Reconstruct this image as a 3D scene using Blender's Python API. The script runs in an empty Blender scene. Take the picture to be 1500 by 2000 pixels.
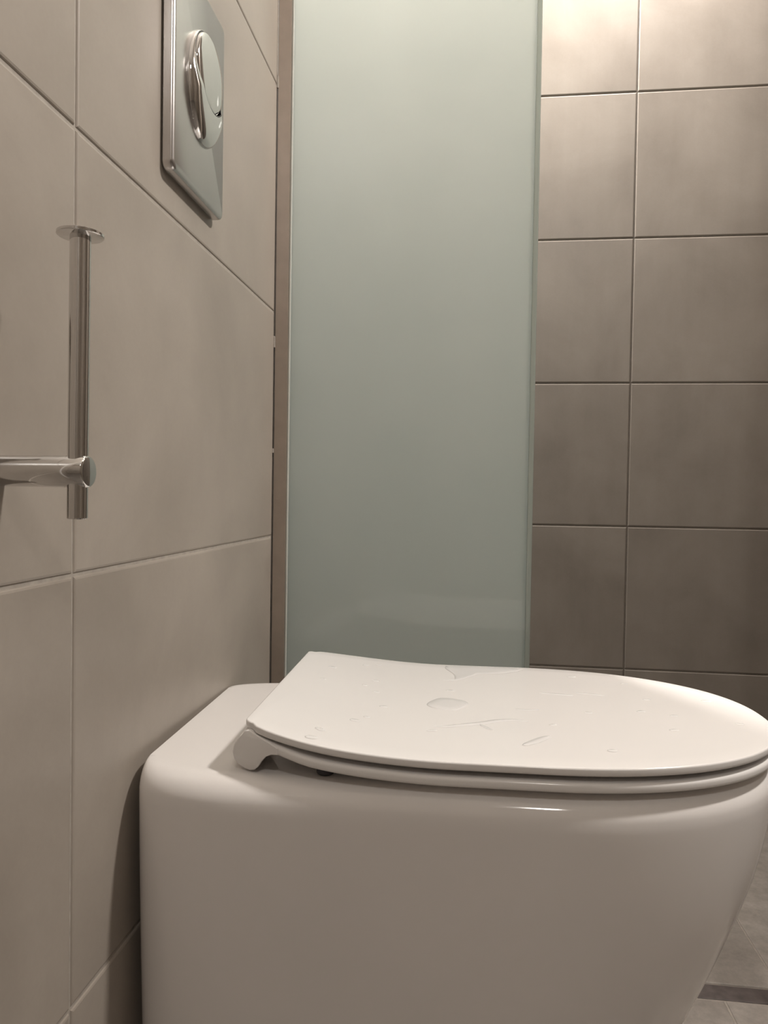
import bpy, bmesh, math, random
from mathutils import Matrix, Vector

# ------------------------------------------------------------------ camera
C = bpy.context.scene.collection
sc = bpy.context.scene
F_PX, YAW, PITCH, ROLL = 1428.91, 0.12063, 0.02286, 0.015738
CAM = Vector((0.26786, 0.0, 0.6575))
fw = Vector((-math.sin(YAW)*math.cos(PITCH), math.cos(YAW)*math.cos(PITCH), -math.sin(PITCH)))
rt = fw.cross(Vector((0, 0, 1))).normalized()
up = rt.cross(fw)
cr, sr = math.cos(ROLL), math.sin(ROLL)
rt2 = rt*cr + up*sr
up2 = up*cr - rt*sr
cam_d = bpy.data.cameras.new('camera')
cam_d.sensor_fit = 'HORIZONTAL'
cam_d.sensor_width = 36.0
cam_d.lens = 36.0*F_PX/1500.0
cam_d.clip_start = 0.01
cam = bpy.data.objects.new('camera', cam_d)
M3 = Matrix((rt2, up2, -fw)).transposed()
cam.matrix_world = Matrix.Translation(CAM) @ M3.to_4x4()
C.objects.link(cam)
sc.camera = cam

# ------------------------------------------------------------------ world, lights, exposure
w = bpy.data.worlds.new('world')
sc.world = w
w.use_nodes = True
w.node_tree.nodes['Background'].inputs[0].default_value = (1.0, 0.9, 0.8, 1)
w.node_tree.nodes['Background'].inputs[1].default_value = 0.02
WARM = (1.0, 0.94, 0.88)
# bulb in the shower, hidden behind the frosted glass and above the frame
sd = bpy.data.lights.new('shower_lamp', 'POINT')
sd.energy = 106
sd.color = WARM
sd.shadow_soft_size = 0.05
so = bpy.data.objects.new('shower_lamp', sd)
so.location = (0.08, 1.43, 2.06)
C.objects.link(so)
# unseen spot added to brighten the tiled back wall, above the frame
wd = bpy.data.lights.new('wall_fill', 'SPOT')
wd.energy = 33
wd.color = WARM
wd.spot_size = math.radians(92)
wd.spot_blend = 1.0
wd.shadow_soft_size = 0.03
wo = bpy.data.objects.new('wall_fill', wd)
wo.location = (0.64, 1.43, 2.08)
wo.rotation_euler = Vector((0.06, 0.20, -0.50)).to_track_quat('-Z', 'Y').to_euler()
C.objects.link(wo)
# lamp of the toilet room on the far side, turned down towards the toilet, out of frame
ad = bpy.data.lights.new('room_light', 'AREA')
ad.shape = 'DISK'
ad.size = 0.13
ad.energy = 25
ad.color = WARM
ao = bpy.data.objects.new('room_light', ad)
ao.location = (1.25, 0.64, 1.97)
ao.rotation_euler = Vector((-0.82, -0.05, -0.57)).to_track_quat('-Z', 'Y').to_euler()
C.objects.link(ao)
# unseen fill light added behind the camera to brighten the pan front
bd = bpy.data.lights.new('room_light', 'POINT')
bd.shadow_soft_size = 0.07
bd.energy = 20
bd.color = WARM
bo = bpy.data.objects.new('room_light', bd)
bo.location = (0.64, -0.90, 2.00)
C.objects.link(bo)

sc.view_settings.view_transform = 'Standard'
sc.view_settings.look = 'None'
sc.view_settings.gamma = 1.0
sc.view_settings.use_curve_mapping = False
sc.view_settings.exposure = 0.0

rnd = random.Random(7)

# ------------------------------------------------------------------ materials
def new_mat(name):
    m = bpy.data.materials.new(name)
    m.use_nodes = True
    nt = m.node_tree
    nt.nodes.clear()
    out = nt.nodes.new('ShaderNodeOutputMaterial')
    return m, nt, out

def node(nt, typ, **kw):
    n = nt.nodes.new(typ)
    for k, v in kw.items():
        if k in ('inp',):
            for a, b in v.items():
                n.inputs[a].default_value = b
        else:
            setattr(n, k, v)
    return n

def principled(nt, out, color, rough, metal=0.0, spec=0.5, coat=0.0):
    b = nt.nodes.new('ShaderNodeBsdfPrincipled')
    b.inputs['Base Color'].default_value = (*color, 1)
    b.inputs['Roughness'].default_value = rough
    b.inputs['Metallic'].default_value = metal
    b.inputs['Specular IOR Level'].default_value = spec
    b.inputs['Coat Weight'].default_value = coat
    nt.links.new(b.outputs[0], out.inputs['Surface'])
    return b

def tile_material(name, dark, mid, light, rough, streak, bump=0.05, speck=0.0):
    """cement-look porcelain: clouds, vertical drag streaks, fine grain; every tile gets its own cut of the pattern"""
    m, nt, out = new_mat(name)
    L = nt.links.new
    b = principled(nt, out, mid, rough)
    geo = node(nt, 'ShaderNodeNewGeometry')
    oi = node(nt, 'ShaderNodeObjectInfo')
    off = node(nt, 'ShaderNodeVectorMath', operation='SCALE')
    comb = node(nt, 'ShaderNodeCombineXYZ')
    L(oi.outputs['Random'], comb.inputs[0])
    mul = node(nt, 'ShaderNodeMath', operation='MULTIPLY')
    mul.inputs[1].default_value = 3.7
    L(oi.outputs['Random'], mul.inputs[0])
    L(mul.outputs[0], comb.inputs[1])
    L(mul.outputs[0], comb.inputs[2])
    L(comb.outputs[0], off.inputs[0])
    off.inputs['Scale'].default_value = 11.0
    add = node(nt, 'ShaderNodeVectorMath', operation='ADD')
    L(geo.outputs['Position'], add.inputs[0])
    L(off.outputs[0], add.inputs[1])
    n1 = node(nt, 'ShaderNodeTexNoise', inp={'Scale': 5.5, 'Detail': 7.0, 'Roughness': 0.58, 'Distortion': 0.4})
    L(add.outputs[0], n1.inputs['Vector'])
    mp = node(nt, 'ShaderNodeMapping')
    mp.inputs['Scale'].default_value = (17, 17, 2.2)
    L(add.outputs[0], mp.inputs['Vector'])
    n2 = node(nt, 'ShaderNodeTexNoise', inp={'Scale': 1.0, 'Detail': 4.0, 'Roughness': 0.6})
    L(mp.outputs[0], n2.inputs['Vector'])
    n3 = node(nt, 'ShaderNodeTexNoise', inp={'Scale': 260.0, 'Detail': 3.0, 'Roughness': 0.7})
    L(add.outputs[0], n3.inputs['Vector'])
    # weighted sum
    a1 = node(nt, 'ShaderNodeMath', operation='MULTIPLY')
    a1.inputs[1].default_value = 1.0 - streak
    L(n1.outputs['Fac'], a1.inputs[0])
    a2 = node(nt, 'ShaderNodeMath', operation='MULTIPLY_ADD')
    a2.inputs[1].default_value = streak
    L(n2.outputs['Fac'], a2.inputs[0])
    L(a1.outputs[0], a2.inputs[2])
    a3 = node(nt, 'ShaderNodeMath', operation='MULTIPLY_ADD')
    a3.inputs[1].default_value = 0.10
    L(n3.outputs['Fac'], a3.inputs[0])
    L(a2.outputs[0], a3.inputs[2])
    a4 = node(nt, 'ShaderNodeMath', operation='MULTIPLY_ADD')   # tone of the single tile
    a4.inputs[1].default_value = 0.05
    L(oi.outputs['Random'], a4.inputs[0])
    L(a3.outputs[0], a4.inputs[2])
    ramp = node(nt, 'ShaderNodeValToRGB')
    e = ramp.color_ramp.elements
    e[0].position = 0.32
    e[0].color = (*dark, 1)
    e[1].position = 0.84
    e[1].color = (*light, 1)
    me = ramp.color_ramp.elements.new(0.57)
    me.color = (*mid, 1)
    L(a4.outputs[0], ramp.inputs['Fac'])
    col = ramp.outputs[0]
    if speck > 0:
        n4 = node(nt, 'ShaderNodeTexNoise', inp={'Scale': 55.0, 'Detail': 5.0, 'Roughness': 0.75})
        L(add.outputs[0], n4.inputs['Vector'])
        r4 = node(nt, 'ShaderNodeMapRange', inp={'From Min': 0.35, 'From Max': 0.7, 'To Min': 1.0-speck, 'To Max': 1.0+speck})
        L(n4.outputs['Fac'], r4.inputs['Value'])
        mx = node(nt, 'ShaderNodeVectorMath', operation='SCALE')
        L(col, mx.inputs[0])
        L(r4.outputs[0], mx.inputs['Scale'])
        col = mx.outputs[0]
    L(col, b.inputs['Base Color'])
    rr = node(nt, 'ShaderNodeMapRange', inp={'From Min': 0.3, 'From Max': 0.7, 'To Min': rough-0.05, 'To Max': rough+0.06})
    L(n1.outputs['Fac'], rr.inputs['Value'])
    L(rr.outputs[0], b.inputs['Roughness'])
    bp = node(nt, 'ShaderNodeBump', inp={'Strength': bump, 'Distance': 0.002})
    L(a3.outputs[0], bp.inputs['Height'])
    L(bp.outputs[0], b.inputs['Normal'])
    return m

M = {}
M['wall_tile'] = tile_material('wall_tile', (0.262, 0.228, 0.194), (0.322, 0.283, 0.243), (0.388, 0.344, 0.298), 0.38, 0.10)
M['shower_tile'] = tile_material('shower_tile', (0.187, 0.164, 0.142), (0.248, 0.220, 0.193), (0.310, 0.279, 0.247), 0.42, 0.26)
M['floor_tile'] = tile_material('floor_tile', (0.132, 0.116, 0.102), (0.180, 0.161, 0.143), (0.240, 0.217, 0.195), 0.45, 0.0, speck=0.18)

def plain(name, color, rough, metal=0.0, spec=0.5, coat=0.0, noise=0.06, nscale=30, bump=0.0, bscale=200):
    m, nt, out = new_mat(name)
    L = nt.links.new
    b = principled(nt, out, color, rough, metal, spec, coat)
    tc = node(nt, 'ShaderNodeTexCoord')
    n = node(nt, 'ShaderNodeTexNoise', inp={'Scale': float(nscale), 'Detail': 4.0})
    L(tc.outputs['Object'], n.inputs['Vector'])
    r = node(nt, 'ShaderNodeMapRange', inp={'From Min': 0.3, 'From Max': 0.7, 'To Min': 1-noise, 'To Max': 1+noise})
    L(n.outputs['Fac'], r.inputs['Value'])
    s = node(nt, 'ShaderNodeVectorMath', operation='SCALE')
    s.inputs[0].default_value = color
    L(r.outputs[0], s.inputs['Scale'])
    L(s.outputs[0], b.inputs['Base Color'])
    if bump > 0:
        n2 = node(nt, 'ShaderNodeTexNoise', inp={'Scale': float(bscale), 'Detail': 3.0})
        L(tc.outputs['Object'], n2.inputs['Vector'])
        bp = node(nt, 'ShaderNodeBump', inp={'Strength': bump, 'Distance': 0.001})
        L(n2.outputs['Fac'], bp.inputs['Height'])
        L(bp.outputs[0], b.inputs['Normal'])
    return m

M['grout'] = plain('grout', (0.36, 0.325, 0.285), 0.85, noise=0.12, nscale=120, bump=0.2)
M['dark_shaded_grout'] = plain('dark_shaded_grout', (0.185, 0.162, 0.14), 0.85, noise=0.12, nscale=120, bump=0.2)  # back wall joint shade put into the colour; also for dark floor joints
M['plaster'] = plain('plaster', (0.80, 0.77, 0.72), 0.8, noise=0.03)
M['ceramic'] = plain('ceramic', (0.82, 0.79, 0.77), 0.09, spec=0.5, noise=0.012, nscale=9)
M['seat_plastic'] = plain('seat_plastic', (0.835, 0.815, 0.80), 0.16, spec=0.5, noise=0.010, nscale=9)
M['chrome'] = plain('chrome', (0.72, 0.71, 0.70), 0.05, metal=1.0, noise=0.02, nscale=60)
M['plate_chrome'] = plain('plate_chrome', (0.585, 0.565, 0.555), 0.24, metal=1.0, noise=0.03, nscale=40)
M['profile_metal'] = plain('profile_metal', (0.46, 0.40, 0.35), 0.38, metal=0.85, noise=0.05, nscale=50)
M['seam_shade'] = plain('seam_shade', (0.03, 0.028, 0.026), 0.6)
M['drain_stone'] = plain('drain_stone', (0.052, 0.041, 0.038), 0.5, noise=0.35, nscale=70, bump=0.1)
M['seal'] = plain('seal', (0.52, 0.53, 0.49), 0.5, spec=0.2)
M['rubber'] = plain('rubber', (0.05, 0.05, 0.06), 0.5)

def glass_material():
    """satin-backed shower glass: diffuses the light of the shower behind it, polished on the room side"""
    m, nt, out = new_mat('frosted_glass')
    L = nt.links.new
    tr = node(nt, 'ShaderNodeBsdfTranslucent')
    tr.inputs['Color'].default_value = (0.93, 0.95, 0.915, 1)
    df = node(nt, 'ShaderNodeBsdfDiffuse')
    df.inputs['Color'].default_value = (0.09, 0.22, 0.215, 1)
    tc = node(nt, 'ShaderNodeTexCoord')
    n = node(nt, 'ShaderNodeTexNoise', inp={'Scale': 5.0, 'Detail': 3.0})
    L(tc.outputs['Object'], n.inputs['Vector'])
    r = node(nt, 'ShaderNodeMapRange', inp={'From Min': 0.3, 'From Max': 0.7, 'To Min': 0.80, 'To Max': 0.84})
    L(n.outputs['Fac'], r.inputs['Value'])
    mx = node(nt, 'ShaderNodeMixShader')
    L(r.outputs[0], mx.inputs[0])
    L(df.outputs[0], mx.inputs[1])
    L(tr.outputs[0], mx.inputs[2])
    gl = node(nt, 'ShaderNodeBsdfGlossy')
    gl.inputs['Roughness'].default_value = 0.015
    fr = node(nt, 'ShaderNodeFresnel')
    fr.inputs['IOR'].default_value = 1.5
    m2 = node(nt, 'ShaderNodeMixShader')
    L(fr.outputs[0], m2.inputs[0])
    L(mx.outputs[0], m2.inputs[1])
    L(gl.outputs[0], m2.inputs[2])
    L(m2.outputs[0], out.inputs['Surface'])
    return m
M['frosted_glass'] = glass_material()

def edge_glass():
    m, nt, out = new_mat('glass_edge')
    L = nt.links.new
    tr = node(nt, 'ShaderNodeBsdfTranslucent')
    tr.inputs['Color'].default_value = (0.86, 0.88, 0.82, 1)
    df = node(nt, 'ShaderNodeBsdfDiffuse')
    df.inputs['Color'].default_value = (0.38, 0.42, 0.39, 1)
    mx = node(nt, 'ShaderNodeMixShader')
    mx.inputs[0].default_value = 0.5
    L(df.outputs[0], mx.inputs[1])
    L(tr.outputs[0], mx.inputs[2])
    tp = node(nt, 'ShaderNodeBsdfTransparent')
    tp.inputs['Color'].default_value = (0.80, 0.92, 0.84, 1)
    m1 = node(nt, 'ShaderNodeMixShader')
    m1.inputs[0].default_value = 0.10
    L(mx.outputs[0], m1.inputs[1])
    L(tp.outputs[0], m1.inputs[2])
    gl = node(nt, 'ShaderNodeBsdfGlossy')
    gl.inputs['Roughness'].default_value = 0.02
    fr = node(nt, 'ShaderNodeFresnel')
    fr.inputs['IOR'].default_value = 1.5
    m2 = node(nt, 'ShaderNodeMixShader')
    L(fr.outputs[0], m2.inputs[0])
    L(m1.outputs[0], m2.inputs[1])
    L(gl.outputs[0], m2.inputs[2])
    L(m2.outputs[0], out.inputs['Surface'])
    return m
M['glass_edge'] = edge_glass()

def water_material():
    m, nt, out = new_mat('water')
    L = nt.links.new
    tp = node(nt, 'ShaderNodeBsdfTransparent')
    gl = node(nt, 'ShaderNodeBsdfGlossy')
    gl.inputs['Roughness'].default_value = 0.03
    fr = node(nt, 'ShaderNodeFresnel')
    fr.inputs['IOR'].default_value = 1.33
    df = node(nt, 'ShaderNodeBsdfDiffuse')       # white mixed in for the bright glint of light on wet drops
    df.inputs['Color'].default_value = (0.95, 0.94, 0.93, 1)
    m0 = node(nt, 'ShaderNodeMixShader')
    m0.inputs[0].default_value = 0.6
    L(tp.outputs[0], m0.inputs[1])
    L(df.outputs[0], m0.inputs[2])
    mx = node(nt, 'ShaderNodeMixShader')
    L(fr.outputs[0], mx.inputs[0])
    L(m0.outputs[0], mx.inputs[1])
    L(gl.outputs[0], mx.inputs[2])
    L(mx.outputs[0], out.inputs['Surface'])
    return m
M['water'] = water_material()

# ------------------------------------------------------------------ mesh helpers
def finish(bm, name, sharp=35.0):
    bmesh.ops.recalc_face_normals(bm, faces=bm.faces)
    for f in bm.faces:
        f.smooth = True
    lim = math.radians(sharp)
    for e in bm.edges:
        if len(e.link_faces) == 2 and e.calc_face_angle(0.0) > lim:
            e.smooth = False
    me = bpy.data.meshes.new(name)
    bm.to_mesh(me)
    bm.free()
    return me

def obj(name, me, mat=None, parent=None, loc=None, label=None):
    o = bpy.data.objects.new(name, me)
    C.objects.link(o)
    if mat is not None and len(me.materials) == 0:
        me.materials.append(mat)
    if parent is not None:
        o.parent = parent
    if loc is not None:
        o.location = loc
    if label:
        o['label'] = label
    return o

def thing(name, label, cat, loc=(0, 0, 0), rotz=0.0, group=None):
    o = bpy.data.objects.new(name, None)
    C.objects.link(o)
    o.empty_display_size = 0.05
    o.location = loc
    o.rotation_euler = (0, 0, rotz)
    o['label'] = label
    o['category'] = cat
    if group:
        o['group'] = group
    return o

def add_box(bm, a, b, bevel=0.0, seg=2):
    x0, y0, z0 = a
    x1, y1, z1 = b
    vs = [bm.verts.new(p) for p in ((x0, y0, z0), (x1, y0, z0), (x1, y1, z0), (x0, y1, z0),
                                    (x0, y0, z1), (x1, y0, z1), (x1, y1, z1), (x0, y1, z1))]
    fs = [bm.faces.new([vs[i] for i in q]) for q in ((0, 3, 2, 1), (4, 5, 6, 7), (0, 1, 5, 4), (1, 2, 6, 5), (2, 3, 7, 6), (3, 0, 4, 7))]
    if bevel > 0:
        es = list({e for f in fs for e in f.edges})
        bmesh.ops.bevel(bm, geom=es, offset=bevel, segments=seg, profile=0.5, affect='EDGES')

def add_lathe(bm, prof, mat4, n=48):
    """prof = [(radius, height)] turned about local z"""
    rings = []
    for r, h in prof:
        if r < 1e-7:
            rings.append([bm.verts.new(mat4 @ Vector((0, 0, h)))])
        else:
            rings.append([bm.verts.new(mat4 @ Vector((r*math.cos(2*math.pi*i/n), r*math.sin(2*math.pi*i/n), h))) for i in range(n)])
    for a, b in zip(rings, rings[1:]):
        for i in range(n):
            j = (i+1) % n
            if len(a) == 1 and len(b) == 1:
                continue
            if len(a) == 1:
                bm.faces.new((a[0], b[i], b[j]))
            elif len(b) == 1:
                bm.faces.new((a[i], a[j], b[0]))
            else:
                bm.faces.new((a[i], a[j], b[j], b[i]))

def bridge(bm, A, B, closed=True):
    n = len(A)
    for i in range(n if closed else n-1):
        j = (i+1) % n
        q = [A[i], A[j], B[j], B[i]]
        u = []
        for v in q:
            if v not in u:
                u.append(v)
        if len(u) >= 3:
            try:
                bm.faces.new(u)
            except ValueError:
                pass

# ------------------------------------------------------------------ the setting
TH, TW, G, TD = 0.30, 0.60, 0.0026, 0.008       # tile height, width, joint, thickness
X_R, Y_F, Y_B, Z_C = 2.5, -2.15, 1.583, 3.13
GLASS_Y = 0.9603

tile_cache = {}
def tile_mesh(wd, ht):
    """tile lying in local xy with its face at z = 0, eased edges, 18 faces or less"""
    key = (round(wd, 4), round(ht, 4))
    if key in tile_cache:
        return tile_cache[key]
    bm = bmesh.new()
    c, d = 0.0021, 0.0012
    def ring(i, z):
        return [bm.verts.new((x, y, z)) for x, y in ((i, i), (wd-i, i), (wd-i, ht-i), (i, ht-i))]
    r0, r1, r2 = ring(0, -TD), ring(0, -d), ring(c*0.35, -d*0.35)
    r3 = ring(c, 0)
    bridge(bm, r0, r1); bridge(bm, r1, r2); bridge(bm, r2, r3)
    bm.faces.new(r3)
    bm.faces.new(list(reversed(r0)))
    me = finish(bm, 'tile', 89)
    for f in me.polygons:
        f.use_smooth = False
    tile_cache[key] = me
    return me

def backing(name, a, b, mat):
    bm = bmesh.new()
    add_box(bm, a, b)
    o = obj(name, finish(bm, name), mat)
    o['kind'] = 'structure'
    return o

def lay_tiles(parent, origin, udir, vdir, u_cuts, v_cuts, mat, proud=0.00035):
    """lay tiles over the cuts; u, v are distances along udir, vdir from the origin; face on the plane through the origin"""
    n = udir.cross(vdir)
    for i in range(len(u_cuts)-1):
        for j in range(len(v_cuts)-1):
            wd = u_cuts[i+1]-u_cuts[i]-G
            ht = v_cuts[j+1]-v_cuts[j]-G
            if wd < 0.004 or ht < 0.004:
                continue
            me = tile_mesh(wd, ht)
            if not me.materials:
                me.materials.append(mat)
            o = bpy.data.objects.new('tile', me)
            C.objects.link(o)
            if me.materials[0] != mat:
                o.material_slots[0].link = 'OBJECT'
                o.material_slots[0].material = mat
            P = origin + udir*(u_cuts[i]+G/2) + vdir*(v_cuts[j]+G/2) + n*rnd.uniform(-proud, 0.0)
            o.matrix_world = Matrix.Translation(P) @ Matrix((udir, vdir, n)).transposed().to_4x4()
            o.parent = parent
            o.matrix_parent_inverse = Matrix.Identity(4)

X, Y, Z = Vector((1, 0, 0)), Vector((0, 1, 0)), Vector((0, 0, 1))
rows = [k*TH for k in range(11)] + [Z_C]
GD = 0.0016      # grout lies this far behind the tile faces

wl = backing('wall_left', (-0.12, Y_F-0.1, -0.05), (-GD, Y_B+0.1, Z_C), M['grout'])
ycuts = [Y_F] + [0.4664 - TW*k for k in range(4, -1, -1)] + [GLASS_Y-0.0008]
ycuts = [c for c in ycuts if c >= Y_F]
lay_tiles(wl, Vector((0, 0, 0)), Y, Z, ycuts, rows, M['wall_tile'])
lay_tiles(wl, Vector((0, 0, 0)), Y, Z, [GLASS_Y+0.022, 1.0664, Y_B-0.001], rows, M['wall_tile'])

wb = backing('wall_back', (-0.12, Y_B+GD, -0.05), (X_R+0.1, Y_B+0.12, Z_C), M['dark_shaded_grout'])
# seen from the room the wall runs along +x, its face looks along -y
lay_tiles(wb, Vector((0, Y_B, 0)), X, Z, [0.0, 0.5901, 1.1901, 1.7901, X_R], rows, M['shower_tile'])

wr = backing('wall_right', (X_R+GD, Y_F-0.1, -0.05), (X_R+0.12, Y_B+0.1, Z_C), M['grout'])
lay_tiles(wr, Vector((X_R, Y_B, 0)), -Y, Z, [0.0] + [TW*k for k in range(1, 7)] + [Y_B-Y_F], rows, M['wall_tile'])
wf = backing('wall_front', (-0.12, Y_F-0.12, -0.05), (X_R+0.1, Y_F-GD, Z_C), M['grout'])
lay_tiles(wf, Vector((X_R, Y_F, 0)), -X, Z, [0.0, 0.5, 1.1, 1.7, X_R], rows, M['wall_tile'])
ce = backing('ceiling', (-0.12, Y_F-0.1, Z_C), (X_R+0.12, Y_B+0.12, Z_C+0.1), M['plaster'])

fl = backing('floor', (-0.12, Y_F-0.1, -0.12), (X_R+0.12, Y_B+0.1, -GD), M['dark_shaded_grout'])
D0, D1 = 0.997, 1.029                              # the dark drain strip
xc = [0.001, 0.609, 1.209, 1.809, X_R]
lay_tiles(fl, Vector((0, 0, 0)), X, Y, xc, [Y_F, -1.403, -0.803, -0.203, 0.397, D0], M['floor_tile'])
lay_tiles(fl, Vector((0, 0, 0)), X, Y, [0.001, 0.692, 1.292, 1.892, X_R], [D1, Y_B], M['floor_tile'])

# grout that closes the gap beside the channel above the second joint
bm = bmesh.new()
for z0, z1, dx in ((1.196, 1.212, 0.0016), (0.853, 0.868, 0.0010), (0.712, 0.718, 0.0008), (1.212, 2.9, 0.0004)):
    add_box(bm, (-0.001, GLASS_Y-0.0026, z0), (dx, GLASS_Y+0.0012, z1), 0.0003, 1)
obj('grout_filler', finish(bm, 'grout_filler'), M['grout'], wl)

bm = bmesh.new()      # unseen white trim on the left wall, added for its faint mirrored line
add_box(bm, (-0.001, -0.236, 0.0), (0.006, -0.218, 2.6), 0.001, 1)
tr_ = obj('trim_1', finish(bm, 'trim_1'), M['seat_plastic'])
tr_['kind'] = 'structure'

# ------------------------------------------------------------------ shower glass
sg = thing('shower_screen', 'tall frosted green glass panel standing beside the toilet', 'shower screen', (0.0, GLASS_Y, 0.0))
GH = 2.05
bm = bmesh.new()     # u-shaped channel against the wall
pts = [(0.0012, 0.0), (0.0180, 0.0), (0.0180, 0.0045), (0.0050, 0.0045), (0.0050, 0.0155), (0.0180, 0.0155), (0.0180, 0.0200), (0.0012, 0.0200)]
lo = [bm.verts.new((x, y, 0.002)) for x, y in pts]
hi = [bm.verts.new((x, y, GH)) for x, y in pts]
bridge(bm, lo, hi)
bm.faces.new(lo); bm.faces.new(hi)
obj('wall_channel', finish(bm, 'wall_channel', 20), M['profile_metal'], sg, label='narrow taupe metal wall channel')
bm = bmesh.new()
add_box(bm, (0.0056, 0.0060, 0.012), (0.3385, 0.0140, GH), 0.0008, 1)
obj('glass_pane', finish(bm, 'glass_pane', 20), M['frosted_glass'], sg)
bm = bmesh.new()
add_box(bm, (0.3387, 0.0060, 0.012), (0.3452, 0.0140, GH), 0.0016, 2)
obj('polished_edge', finish(bm, 'polished_edge', 20), M['glass_edge'], sg, label='paler polished glass edge')
bm = bmesh.new()     # clear sealing lip between channel and glass
add_box(bm, (0.0181, 0.0036, 0.012), (0.0206, 0.0058, GH), 0.0006, 1)
obj('seal', finish(bm, 'seal', 20), M['seal'], sg)

# unseen tiled wall added to keep room light off the shower's back wall
PX0, PY0, PY1 = 0.78, 0.920, 0.990
wp = backing('wall_light_block', (PX0+GD, PY0+GD, -0.05), (X_R+0.1, PY1-GD, Z_C), M['grout'])
lay_tiles(wp, Vector((PX0, PY0, 0)), X, Z, [0.0, 0.32, 0.92, X_R-PX0], rows, M['wall_tile'])
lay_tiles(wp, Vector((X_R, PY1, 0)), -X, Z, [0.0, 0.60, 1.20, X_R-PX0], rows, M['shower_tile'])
lay_tiles(wp, Vector((PX0, PY1, 0)), -Y, Z, [0.0, PY1-PY0], rows, M['wall_tile'])

# ------------------------------------------------------------------ drain strip
dr = thing('shower_drain', 'long dark brown drain strip set in the floor behind the toilet', 'drain', (0.0, D0, 0.0))
bm = bmesh.new()
add_box(bm, (0.01, 0.001, -0.004), (X_R-0.3, 0.031, -0.0004), 0.0006, 1)
obj('drain_cover', finish(bm, 'drain_cover', 30), M['drain_stone'], dr)
# ------------------------------------------------------------------ toilet
# local frame: u = +x out of the wall, v = +y along the wall
T_Y, T_ROT = 0.6785, 0.028
toilet = thing('toilet', 'white wall-hung toilet with closed slim lid beside the glass panel', 'toilet', (0.0045, T_Y, 0.0), T_ROT)

def interp(tab, x):
    if x <= tab[0][0]:
        return tab[0][1]
    for (a, fa), (b, fb) in zip(tab, tab[1:]):
        if x <= b:
            t = (x-a)/(b-a)
            return fa + (fb-fa)*t
    return tab[-1][1]

def smooth_tab(tab, x):
    """Catmull-Rom through the table"""
    n = len(tab)
    if x <= tab[0][0]:
        return tab[0][1]
    if x >= tab[-1][0]:
        return tab[-1][1]
    for i in range(n-1):
        if tab[i][0] <= x <= tab[i+1][0]:
            break
    x0, y0 = tab[i]
    x1, y1 = tab[i+1]
    def slope(k):
        a, b = max(k-1, 0), min(k+1, n-1)
        return (tab[b][1]-tab[a][1])/(tab[b][0]-tab[a][0])
    h = x1-x0
    t = (x-x0)/h
    m0, m1 = slope(i)*h, slope(i+1)*h
    return ((2*t**3-3*t**2+1)*y0 + (t**3-2*t**2+t)*m0 + (-2*t**3+3*t**2)*y1 + (t**3-t**2)*m1)

def half_plan(front, hwm, hww, n=2.15, uc=None, rear=0.085, N=60):
    """half outline of the pan from the wall (u=0) to the front, as (u, v>0)"""
    uc = front-0.205 if uc is None else uc
    out = []
    for i in range(16):                      # rear corner easing out from the wall
        a = i/15
        u = rear*(1-math.cos(a*math.pi/2))
        v = hww + (hwm-hww)*math.sin(a*math.pi/2)
        out.append((u, v))
    for i in range(1, 12):                   # side, hardly bulged
        u = rear + (uc-rear)*i/12
        out.append((u, hwm))
    for i in range(N+1):                     # round front
        a = (i/N)*math.pi/2
        u = uc + (front-uc)*math.sin(a)**(2/n)
        v = hwm*max(0.0, math.cos(a))**(2/n)
        out.append((u, v))
    return out

def mirror(half):
    near = [(u, -v) for u, v in half]
    far = [(u, v) for u, v in reversed(half[:-1])]
    return near + far                        # open along the wall: near rear .. front .. far rear

TOP = 0.4405
front_tab = [(0.07, 0.33), (0.10, 0.375), (0.15, 0.418), (0.20, 0.449), (0.25, 0.474), (0.30, 0.495), (0.34, 0.510), (0.38, 0.520), (0.42, 0.526), (0.4405, 0.527)]
hwm_tab = [(0.07, 0.105), (0.10, 0.128), (0.15, 0.140), (0.20, 0.146), (0.28, 0.150), (0.36, 0.1535), (0.4405, 0.155)]
hww_tab = [(0.07, 0.095), (0.15, 0.112), (0.22, 0.116), (0.30, 0.121), (0.38, 0.125), (0.4405, 0.1265)]
bm = bmesh.new()
levels = []
for z in (0.075, 0.082, 0.095, 0.115, 0.14, 0.17, 0.20, 0.23, 0.26, 0.29, 0.32, 0.345, 0.37, 0.39, 0.405, 0.415):
    levels.append((z, 0.0, z))
RR = 0.021
for k in range(1, 9):
    a = k/8*math.pi/2
    levels.append((TOP-RR+RR*math.sin(a), RR*(1-math.cos(a)), min(TOP-RR+RR*math.sin(a), TOP)))
rings = []
for z, ins, zt in levels:
    fr_ = smooth_tab(front_tab, zt)
    lp = mirror(half_plan(fr_-ins, smooth_tab(hwm_tab, zt)-ins, smooth_tab(hww_tab, zt)-ins, uc=fr_-0.205))
    rings.append([bm.verts.new((u, v, z)) for u, v in lp])
# back edge of the top is eased as well, the inner rings lead into the hollow of the bowl
base = [(v.co.x, v.co.y) for v in rings[-1]]
cx = 0.315
def to_oval(pt, t, ax, ay):
    ang = math.atan2(pt[1], pt[0]-cx)
    ou, ov = cx+ax*math.cos(ang), ay*math.sin(ang)
    return (pt[0]+(ou-pt[0])*t, pt[1]+(ov-pt[1])*t)
for t, z, ax, ay in ((0.03, TOP, 0.175, 0.112), (0.06, TOP, 0.175, 0.112), (0.80, TOP, 0.175, 0.112), (0.9, TOP, 0.175, 0.112), (1.0, TOP-0.002, 0.170, 0.108), (1.0, TOP-0.03, 0.160, 0.100), (1.0, TOP-0.09, 0.140, 0.085), (1.0, TOP-0.16, 0.095, 0.055), (1.0, TOP-0.20, 0.05, 0.03)):
    rings.append([bm.verts.new((*to_oval(p, t, ax, ay), z)) for p in base])
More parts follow.
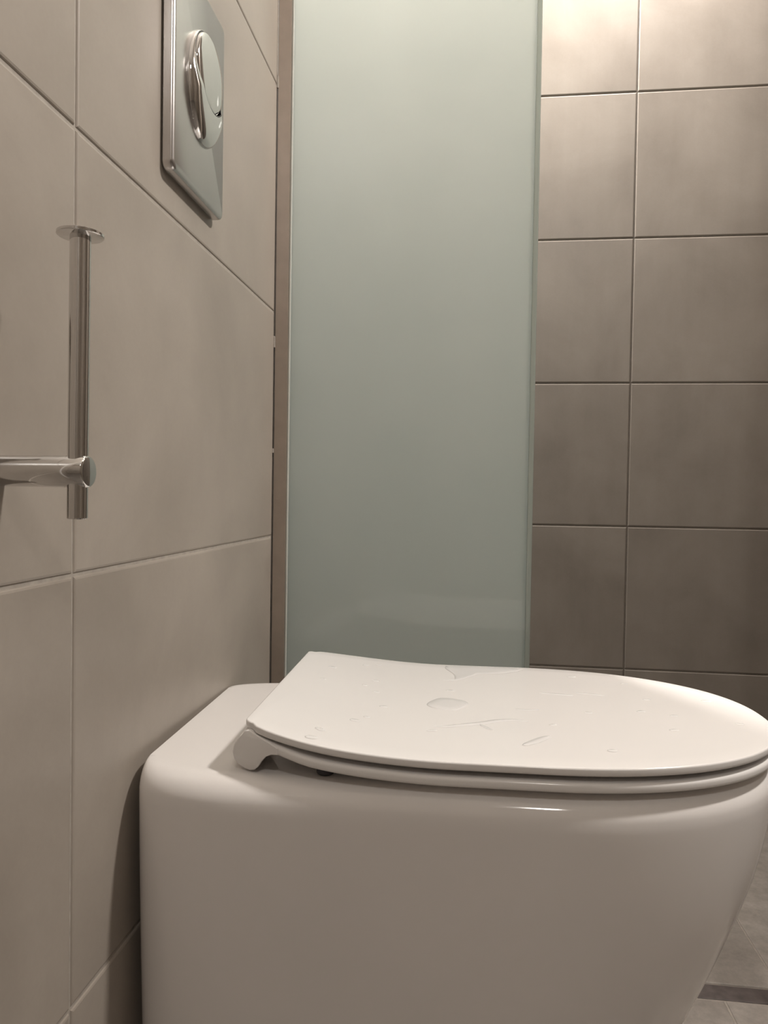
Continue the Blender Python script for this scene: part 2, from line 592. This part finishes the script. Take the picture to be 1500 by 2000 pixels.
for a, b in zip(rings, rings[1:]):
    bridge(bm, a, b)
bm.faces.new(rings[0])
bm.faces.new(list(reversed(rings[-1])))
pan = obj('pan', finish(bm, 'pan', 50), M['ceramic'], toilet)

# side line of the lid and of the seat: flat in front, swept up to the hinge
def z_lid(u):
    return 0.464 + 0.016*max(0.0, (0.25-u)/(0.25-0.087))**2
lid_hw = [(0.086, 0.1295), (0.089, 0.132), (0.103, 0.1395), (0.120, 0.145), (0.137, 0.149), (0.160, 0.152), (0.19, 0.1535), (0.24, 0.1545), (0.30, 0.1548)]
def lid_outline(front=0.5265, grow=0.0, u0=0.0855, rc=0.007):
    half = []
    hw0 = 0.1305
    for i in range(6):                       # hinge edge
        half.append((u0, (hw0-rc)*i/6))
    for i in range(7):                       # small corner
        a = i/6*math.pi/2
        half.append((u0+rc*(1-math.cos(a)), hw0-rc+rc*math.sin(a)))
    u = u0+rc+0.004
    while u < 0.30:
        half.append((u, smooth_tab(lid_hw, u)))
        u += 0.009
    uc, n = 0.315, 2.2
    N = 54
    for i in range(N+1):
        a = (i/N)*math.pi/2
        half.append((uc+(front-uc)*math.sin(a)**(2/n), 0.1548*max(0.0, math.cos(a))**(2/n)))
    near = [(u, -v) for u, v in half]
    far = [(u, v) for u, v in reversed(half[1:-1])]
    return near + far                        # closed loop

def loop_inset(loop, d):
    n = len(loop)
    res = []
    for i in range(n):
        a, b = loop[i-1], loop[(i+1) % n]
        tx, ty = b[0]-a[0], b[1]-a[1]
        L = math.hypot(tx, ty) or 1
        res.append((loop[i][0]-ty/L*d, loop[i][1]+tx/L*d))
    return res

def slab(name, loop, ztop, thick, r_top, r_bot, hole=None, crown=0.0):
    bm = bmesh.new()
    rings = []
    def put(lp, dz, base):
        rings.append([bm.verts.new((u, v, base(u)+dz)) for u, v in lp])
    K = 5
    # underside
    def fill_rings(lp, dz, ts, rev):
        seq = []
        for t in ts:
            pts = []
            for u, v in lp:
                tu = 0.11 + (u-0.0855)*(0.47-0.11)/(0.5265-0.0855)
                pts.append((u+(tu-u)*t, v*(1-t)))
            seq.append((pts, dz + crown*(1-(1-t)**2)))
        return seq
    bot = loop_inset(loop, r_bot)
    if hole:
        inner = [(0.315+hole[0]*math.cos(math.atan2(v, u-0.315)), hole[1]*math.sin(math.atan2(v, u-0.315))) for u, v in loop]
        put(inner, -thick*0.5, ztop)
        put(loop_inset(inner, -0.003), -thick, ztop)
    else:
        for pts, dz in reversed(fill_rings(bot, -thick, (0.35, 0.7, 1.0), False)):
            put(pts, dz-crown*0.0 if crown == 0 else -thick, ztop)
    for k in range(K+1):
        a = k/K*math.pi/2
        put(loop_inset(loop, r_bot*(1-math.sin(a))), -thick+r_bot*(1-math.cos(a)), ztop)
    for k in range(K+1):
        a = k/K*math.pi/2
        put(loop_inset(loop, r_top*(1-math.cos(a))), -r_top*(1-math.sin(a)), ztop)
    top = loop_inset(loop, r_top)
    if hole:
        put(loop_inset(inner, -0.003), 0.0, ztop)
        put(inner, -thick*0.5, ztop)
    else:
        for pts, dz in fill_rings(top, 0.0, (0.12, 0.3, 0.5, 0.75, 1.0), False):
            put(pts, dz, ztop)
    for a, b in zip(rings, rings[1:]):
        bridge(bm, a, b)
    if hole:
        bridge(bm, rings[-1], rings[0])
    bmesh.ops.remove_doubles(bm, verts=bm.verts, dist=1e-6)
    return finish(bm, name, 60)

outline = lid_outline()
lid = obj('lid', slab('lid', outline, z_lid, 0.0066, 0.0016, 0.0024, crown=0.0006), M['seat_plastic'], toilet)
SEAT_GAP = 0.0048
def z_seat(u):
    return z_lid(u) - 0.0066 - SEAT_GAP*min(1.0, max(0.12, (u-0.088)/0.05))
seat = obj('seat', slab('seat', loop_inset(outline, 0.0003), z_seat, 0.0076, 0.0030, 0.0026, hole=(0.135, 0.092)), M['seat_plastic'], toilet)

# hinge feet under the rear corners
def foot(s):
    bm = bmesh.new()
    prof = [(0.1005, 0.4700), (0.0905, 0.4735), (0.0858, 0.4722), (0.0842, 0.4690), (0.0805, 0.4655), (0.0775, 0.4605), (0.0766, 0.4550), (0.0780, 0.4495),
            (0.0815, 0.4455), (0.0865, 0.4425), (0.0910, 0.4418), (0.0955, 0.4432), (0.0990, 0.4465), (0.1022, 0.4515), (0.1062, 0.4560),
            (0.1110, 0.4585), (0.1165, 0.4592), (0.1165, 0.4640), (0.1090, 0.4675)]
    v0 = 0.1312*s
    v1 = 0.088*s
    def flare(u):                             # follows the widening of the seat
        return (smooth_tab(lid_hw, max(u, 0.0885))-0.1312)*s
    e = 0.0015*s
    rings = []
    cu = sum(p[0] for p in prof)/len(prof)
    cz = sum(p[1] for p in prof)/len(prof)
    for v, k in ((v0-0.0, 0.94), (v0-e*0.4, 0.985), (v0-e, 1.0), (v1, 1.0)):
        rings.append([bm.verts.new((cu+(u-cu)*k, v+(flare(u) if v != v1 else 0), cz+(z-cz)*k)) for u, z in prof])
    for a, b in zip(rings, rings[1:]):
        bridge(bm, a, b)
    bm.faces.new(rings[0])
    bm.faces.new(rings[-1])
    return obj('hinge', finish(bm, 'hinge', 50), M['seat_plastic'], toilet)
foot(-1)
foot(1)
for s in (-1, 1):
    bm = bmesh.new()
    add_lathe(bm, [(0, 0), (0.006, 0), (0.007, 0.001), (0.007, 0.0075), (0, 0.0075)], Matrix.Translation((0.150, s*0.128, 0.4410)), 20)
    obj('bumper', finish(bm, 'bumper', 40), M['rubber'], toilet)

# ------------------------------------------------------------------ flush plate
fp = thing('flush_plate', 'chrome flush plate with oval button on the wall above the toilet', 'flush plate', (0.0, 0.660, 1.0275))
def rrect(hy, hz, r, n=6):
    pts = []
    for sy, sz, a0 in ((1, 1, 0), (-1, 1, 90), (-1, -1, 180), (1, -1, 270)):
        for i in range(n+1):
            a = math.radians(a0+90*i/n)
            pts.append((sy*(hy-r)+r*math.cos(a), sz*(hz-r)+r*math.sin(a)))
    return pts
bm = bmesh.new()
rings = []
PX = 0.0115
for x, ins in ((0.0006, 0.0015), (0.0022, 0.0), (PX-0.0032, 0.0), (PX-0.0018, 0.0004), (PX-0.0007, 0.0013), (PX, 0.0030)):
    rings.append([bm.verts.new((x, y, z)) for y, z in rrect(0.0625-ins, 0.0960-ins, 0.0075-ins*0.6)])
for a, b in zip(rings, rings[1:]):
    bridge(bm, a, b)
bm.faces.new(rings[0]); bm.faces.new(rings[-1])
obj('cover', finish(bm, 'cover', 40), M['plate_chrome'], fp)

def dome(name, cy, cz, ry, rz, x0, h, mat, power=2.4, tilt=0.0, n=56, K=12, flat=0.0):
    """oval cushion on the plate; tilt lets one side stand prouder"""
    bm = bmesh.new()
    rings = []
    for k in range(K+1):
        a = k/K*math.pi/2
        s = math.cos(a)**(2/power) if k < K else 0.0
        x = x0 + h*math.sin(a)**(2/power)
        if s == 0.0:
            rings.append([bm.verts.new((x, cy, cz))])
        else:
            rings.append([bm.verts.new((x - tilt*s*math.sin(2*math.pi*i/n), cy+ry*s*math.cos(2*math.pi*i/n), cz+rz*s*math.sin(2*math.pi*i/n))) for i in range(n)])
    for a, b in zip(rings, rings[1:]):
        for i in range(n):
            j = (i+1) % n
            if len(b) == 1:
                bm.faces.new((a[i], a[j], b[0]))
            else:
                bm.faces.new((a[i], a[j], b[j], b[i]))
    bm.faces.new(list(reversed(rings[0])))
    return finish(bm, name, 60)
OY, OZ, ORY, ORZ = 0.0030, 0.0035, 0.0378, 0.0512       # outer oval
BY, BZ, BRY, BRZ = 0.0050, 0.0186, 0.0322, 0.0345         # large button
NA = 96
def outer_at(a):
    """point of the outer oval seen from the centre of the large button under angle a"""
    dy, dz = math.cos(a), math.sin(a)
    py, pz = (BY-OY)/ORY, (BZ-OZ)/ORZ
    qy, qz = dy/ORY, dz/ORZ
    A, B, Cc = qy*qy+qz*qz, py*qy+pz*qz, py*py+pz*pz-1
    t = (-B+math.sqrt(B*B-A*Cc))/A
    return BY+dy*t, BZ+dz*t
def inner_at(a, g=0.0):
    dy, dz = math.cos(a), math.sin(a)
    t = 1/math.sqrt((dy/(BRY+g))**2+(dz/(BRZ+g))**2)
    return BY+dy*t, BZ+dz*t
bm = bmesh.new()
prof = []
KC = 12
rings = [[] for _ in range(KC+3)]
for i in range(NA):
    a = 2*math.pi*i/NA
    o_, n_ = outer_at(a), inner_at(a, 0.0010)
    wd_ = math.hypot(o_[0]-n_[0], o_[1]-n_[1])
    hc = min(0.0100, 0.0035+0.42*wd_)
    rings[0].append(bm.verts.new((PX-0.0006, *o_)))
    for k in range(KC+1):
        t = 1-math.cos(k/KC*math.pi/2)
        h = hc*(1-(1-t)**2.6)**(1/2.2)
        rings[k+1].append(bm.verts.new((PX+h, o_[0]+(n_[0]-o_[0])*t, o_[1]+(n_[1]-o_[1])*t)))
    rings[KC+2].append(bm.verts.new((PX+0.0005, *n_)))
for a, b in zip(rings, rings[1:]):
    bridge(bm, a, b)
obj('half_flush_button', finish(bm, 'half_flush_button', 50), M['chrome'], fp)
bm = bmesh.new()  # dark strip laid flush in the button gap in place of its shade
ra, rb = [], []
for i in range(NA):
    a = 2*math.pi*i/NA
    o_, n_ = outer_at(a), inner_at(a, 0.0011)
    hc = min(0.0100, 0.0035+0.42*math.hypot(o_[0]-n_[0], o_[1]-n_[1]))
    ra.append(bm.verts.new((PX+hc-0.0003, *inner_at(a, 0.0014))))
    rb.append(bm.verts.new((PX+hc-0.0003, *inner_at(a, -0.0003))))
bridge(bm, ra, rb)
obj('button_gap_shade', finish(bm, 'button_gap_shade', 50), M['seam_shade'], fp, label='dark strip painting the shade in the gap around the larger flush button')
bm = bmesh.new()
rings = []
for sc_, x in ((1.0, 0.0006), (1.0, 0.0058), (0.988, 0.0066), (0.955, 0.0074), (0.88, 0.0082), (0.7, 0.0092), (0.5, 0.0099), (0.25, 0.0103)):
    rings.append([bm.verts.new((PX+x, BY+BRY*sc_*math.cos(2*math.pi*i/NA), BZ+BRZ*sc_*math.sin(2*math.pi*i/NA))) for i in range(NA)])
for a, b in zip(rings, rings[1:]):
    bridge(bm, a, b)
bm.faces.new(rings[-1])
bm.faces.new(list(reversed(rings[0])))
obj('full_flush_button', finish(bm, 'full_flush_button', 50), M['chrome'], fp)

# ------------------------------------------------------------------ paper holder
ph = thing('toilet_roll_holder', 'empty chrome toilet roll holder of two round bars on the left wall', 'toilet roll holder', (0.0, 0.385, 0.668))
RB = 0.0088
bm = bmesh.new()
mx = Matrix.Rotation(math.pi/2, 4, 'Y')
add_lathe(bm, [(0, 0.0), (RB, 0.0), (RB, 0.0546), (RB-0.0004, 0.0552), (RB-0.0012, 0.0555), (0, 0.0555)], mx, 64)
obj('arm', finish(bm, 'arm', 40), M['chrome'], ph)
bm = bmesh.new()
mr = Matrix.Translation((0.0487, 0, 0)) @ Matrix.Rotation(math.radians(0.35), 4, 'Y')
add_lathe(bm, [(0, -0.0265), (0.0050, -0.0265), (0.0056, -0.0259), (0.0056, 0.1300), (0, 0.1300)], mr, 64)
rod = obj('rod', finish(bm, 'rod', 40), M['chrome'], ph)
bm = bmesh.new()
add_lathe(bm, [(0, 0.1300), (0.0120, 0.1300), (0.0125, 0.1304), (0.0125, 0.1317), (0.0120, 0.1321), (0, 0.1321)], mr, 64)
obj('end_disc', finish(bm, 'end_disc', 40), M['chrome'], ph)

# ------------------------------------------------------------------ water on the lid
TM = Matrix.Translation((0.0045, T_Y, 0.0)) @ Matrix.Rotation(T_ROT, 4, 'Z')
def streak(path, widths, h, label, name='water_streak', group=None):
    """low wet bead following a path of (u, v) on the lid"""
    bm = bmesh.new()
    n = len(path)
    rings = []
    M_ = 9
    for i, (u, v) in enumerate(path):
        a, b = path[max(i-1, 0)], path[min(i+1, n-1)]
        tx, ty = b[0]-a[0], b[1]-a[1]
        L = math.hypot(tx, ty) or 1
        nx, ny = -ty/L, tx/L
        wv = widths[i]
        row = []
        for k in range(M_):
            s = -1+2*k/(M_-1)
            uu, vv = u+nx*wv*s, v+ny*wv*s
            hh = 0.6*h*math.cos(s*math.pi/2)**1.5*min(1.0, wv/0.0016)
            row.append(bm.verts.new(TM @ Vector((uu, vv, z_lid(uu)+0.00062+hh))))
        rings.append(row)
    for a, b in zip(rings, rings[1:]):
        bridge(bm, a, b, closed=False)
    o = obj(name, finish(bm, name, 80), M['water'])
    o['label'] = label
    o['category'] = 'water'
    if group:
        o['group'] = group
    return o

def spline(keys, n=18):
    out = []
    for i in range(n+1):
        t = i/n*(len(keys)-1)
        k = min(int(t), len(keys)-2)
        f = t-k
        p0, p1, p2, p3 = keys[max(k-1, 0)], keys[k], keys[k+1], keys[min(k+2, len(keys)-1)]
        out.append(tuple(0.5*((2*b)+(-a+c)*f+(2*a-5*b+4*c-d)*f*f+(-a+3*b-3*c+d)*f**3) for a, b, c, d in zip(p0, p1, p2, p3)))
    return out
def taper(n, wmax, wmin=0.0004):
    return [wmin+(wmax-wmin)*math.sin(math.pi*i/(n-1))**0.6 for i in range(n)]


def film(poly, h, label):
    """flat wet patch"""
    bm = bmesh.new()
    n = len(poly)
    cu = sum(p[0] for p in poly)/n
    cv = sum(p[1] for p in poly)/n
    rings = []
    for k, hh in ((1.0, 0.0), (0.97, h*0.6), (0.90, h), (0.5, h)):
        rings.append([bm.verts.new(TM @ Vector((cu+(u-cu)*k, cv+(v-cv)*k, z_lid(u)+0.00062+hh))) for u, v in poly])
    for a, b in zip(rings, rings[1:]):
        bridge(bm, a, b)
    bm.faces.new(rings[-1])
    o = obj('water_film', finish(bm, 'water_film', 80), M['water'])
    o['label'] = label
    o['category'] = 'water'
    return o
film(spline([(0.2400, 0.1340), (0.2500, 0.1060), (0.2513, 0.0838), (0.2641, 0.0997), (0.2755, 0.1144), (0.2980, 0.1203), (0.3135, 0.1290), (0.3200, 0.1440), (0.280, 0.1490), (0.2400, 0.1440)], 36), 0.0005, 'wet film of water along the far edge of the toilet lid')
def st(keys, wmax, h, label, n=20):
    pts = spline(keys, n)
    streak(pts, taper(len(pts), wmax), h, label)
st([(0.2362, 0.0795), (0.2513, 0.0838), (0.2641, 0.0997), (0.2755, 0.1144), (0.2980, 0.1203), (0.3135, 0.1290), (0.3259, 0.1422)], 0.0032, 0.0009, 'winding water streak bordering the wet film near the far lid edge')
ov = [(0.2434+0.0185*math.cos(a)+0.002*math.sin(3*a), -0.0080+0.0195*math.sin(a)) for a in [2*math.pi*i/30 for i in range(30)]]
film(ov, 0.0007, 'round puddle of water in the middle of the toilet lid')
st([(0.2321, -0.0766), (0.2463, -0.0726), (0.2607, -0.0658), (0.2709, -0.0620), (0.2873, -0.0516), (0.3007, -0.0482), (0.3135, -0.0511)], 0.0040, 0.0010, 'longest water streak running along the near half of the lid')
st([(0.2709, -0.0640), (0.2762, -0.0725), (0.2809, -0.0786)], 0.0020, 0.0007, 'short side branch below the longest water streak')
st([(0.2268, -0.0876), (0.2310, -0.0875), (0.2351, -0.0858)], 0.0020, 0.0007, 'short water smear at the left end of the longest streak', 10)
st([(0.3027, -0.1121), (0.3107, -0.1042), (0.3199, -0.0939), (0.3270, -0.0870)], 0.0042, 0.0010, 'broad slanting water streak closest to the near lid edge')
st([(0.3051, -0.0143), (0.3156, -0.0165), (0.3267, -0.0128)], 0.0024, 0.0008, 'short water streak right of the round puddle')
st([(0.3338, 0.0455), (0.3484, 0.0425), (0.3657, 0.0399)], 0.0030, 0.0009, 'straight water streak in the far half of the lid')
st([(0.3695, 0.0510), (0.3828, 0.0477), (0.3960, 0.0445)], 0.0026, 0.0008, 'straight water streak nearer to the rounded front of the lid')
drops = [(0.1204, 0.0271), (0.1698, 0.0514), (0.1532, 0.1106), (0.1663, 0.1214), (0.1618, 0.0302), (0.1748, 0.0115), (0.1863, -0.0323), (0.1750, -0.0678),
         (0.1665, -0.0813), (0.1432, -0.1165), (0.1403, -0.1371), (0.1215, 0.0775), (0.2460, 0.0395), (0.3758, 0.1156), (0.3694, -0.0160),
         (0.3330, -0.0568), (0.4341, 0.0371), (0.4909, 0.0385), (0.4450, -0.0143), (0.4327, -0.0563), (0.4269, 0.0941), (0.4186, -0.0056), (0.4951, -0.0307), (0.3700, -0.1146)]
ORD = 'first second third fourth fifth sixth seventh eighth ninth tenth eleventh twelfth thirteenth fourteenth fifteenth'.split()
# second third fourth fifth sixth seventh eighth ninth tenth eleventh twelfth'.split()
hinge_side = sorted([d for d in drops if d[0] < 0.30])
front_side = sorted([d for d in drops if d[0] >= 0.30], reverse=True)
for u, v in drops:
    in_h = (u, v) in hinge_side
    k = (hinge_side if in_h else front_side).index((u, v))
    lab = 'small water drop on the lid, %s counted from the %s' % (ORD[k], 'straight hinge edge' if in_h else 'rounded front end')
    r = rnd.uniform(0.0030, 0.0052)
    pts = [(u-r, v), (u-r*0.4, v+rnd.uniform(-0.001, 0.001)), (u+r*0.4, v+rnd.uniform(-0.001, 0.001)), (u+r, v)]
    pts = spline(pts, 8)
    streak(pts, taper(len(pts), r*0.75), 0.0009, lab, 'water_drop', 'small water drops on the toilet lid')
bpy.context.view_layer.update()
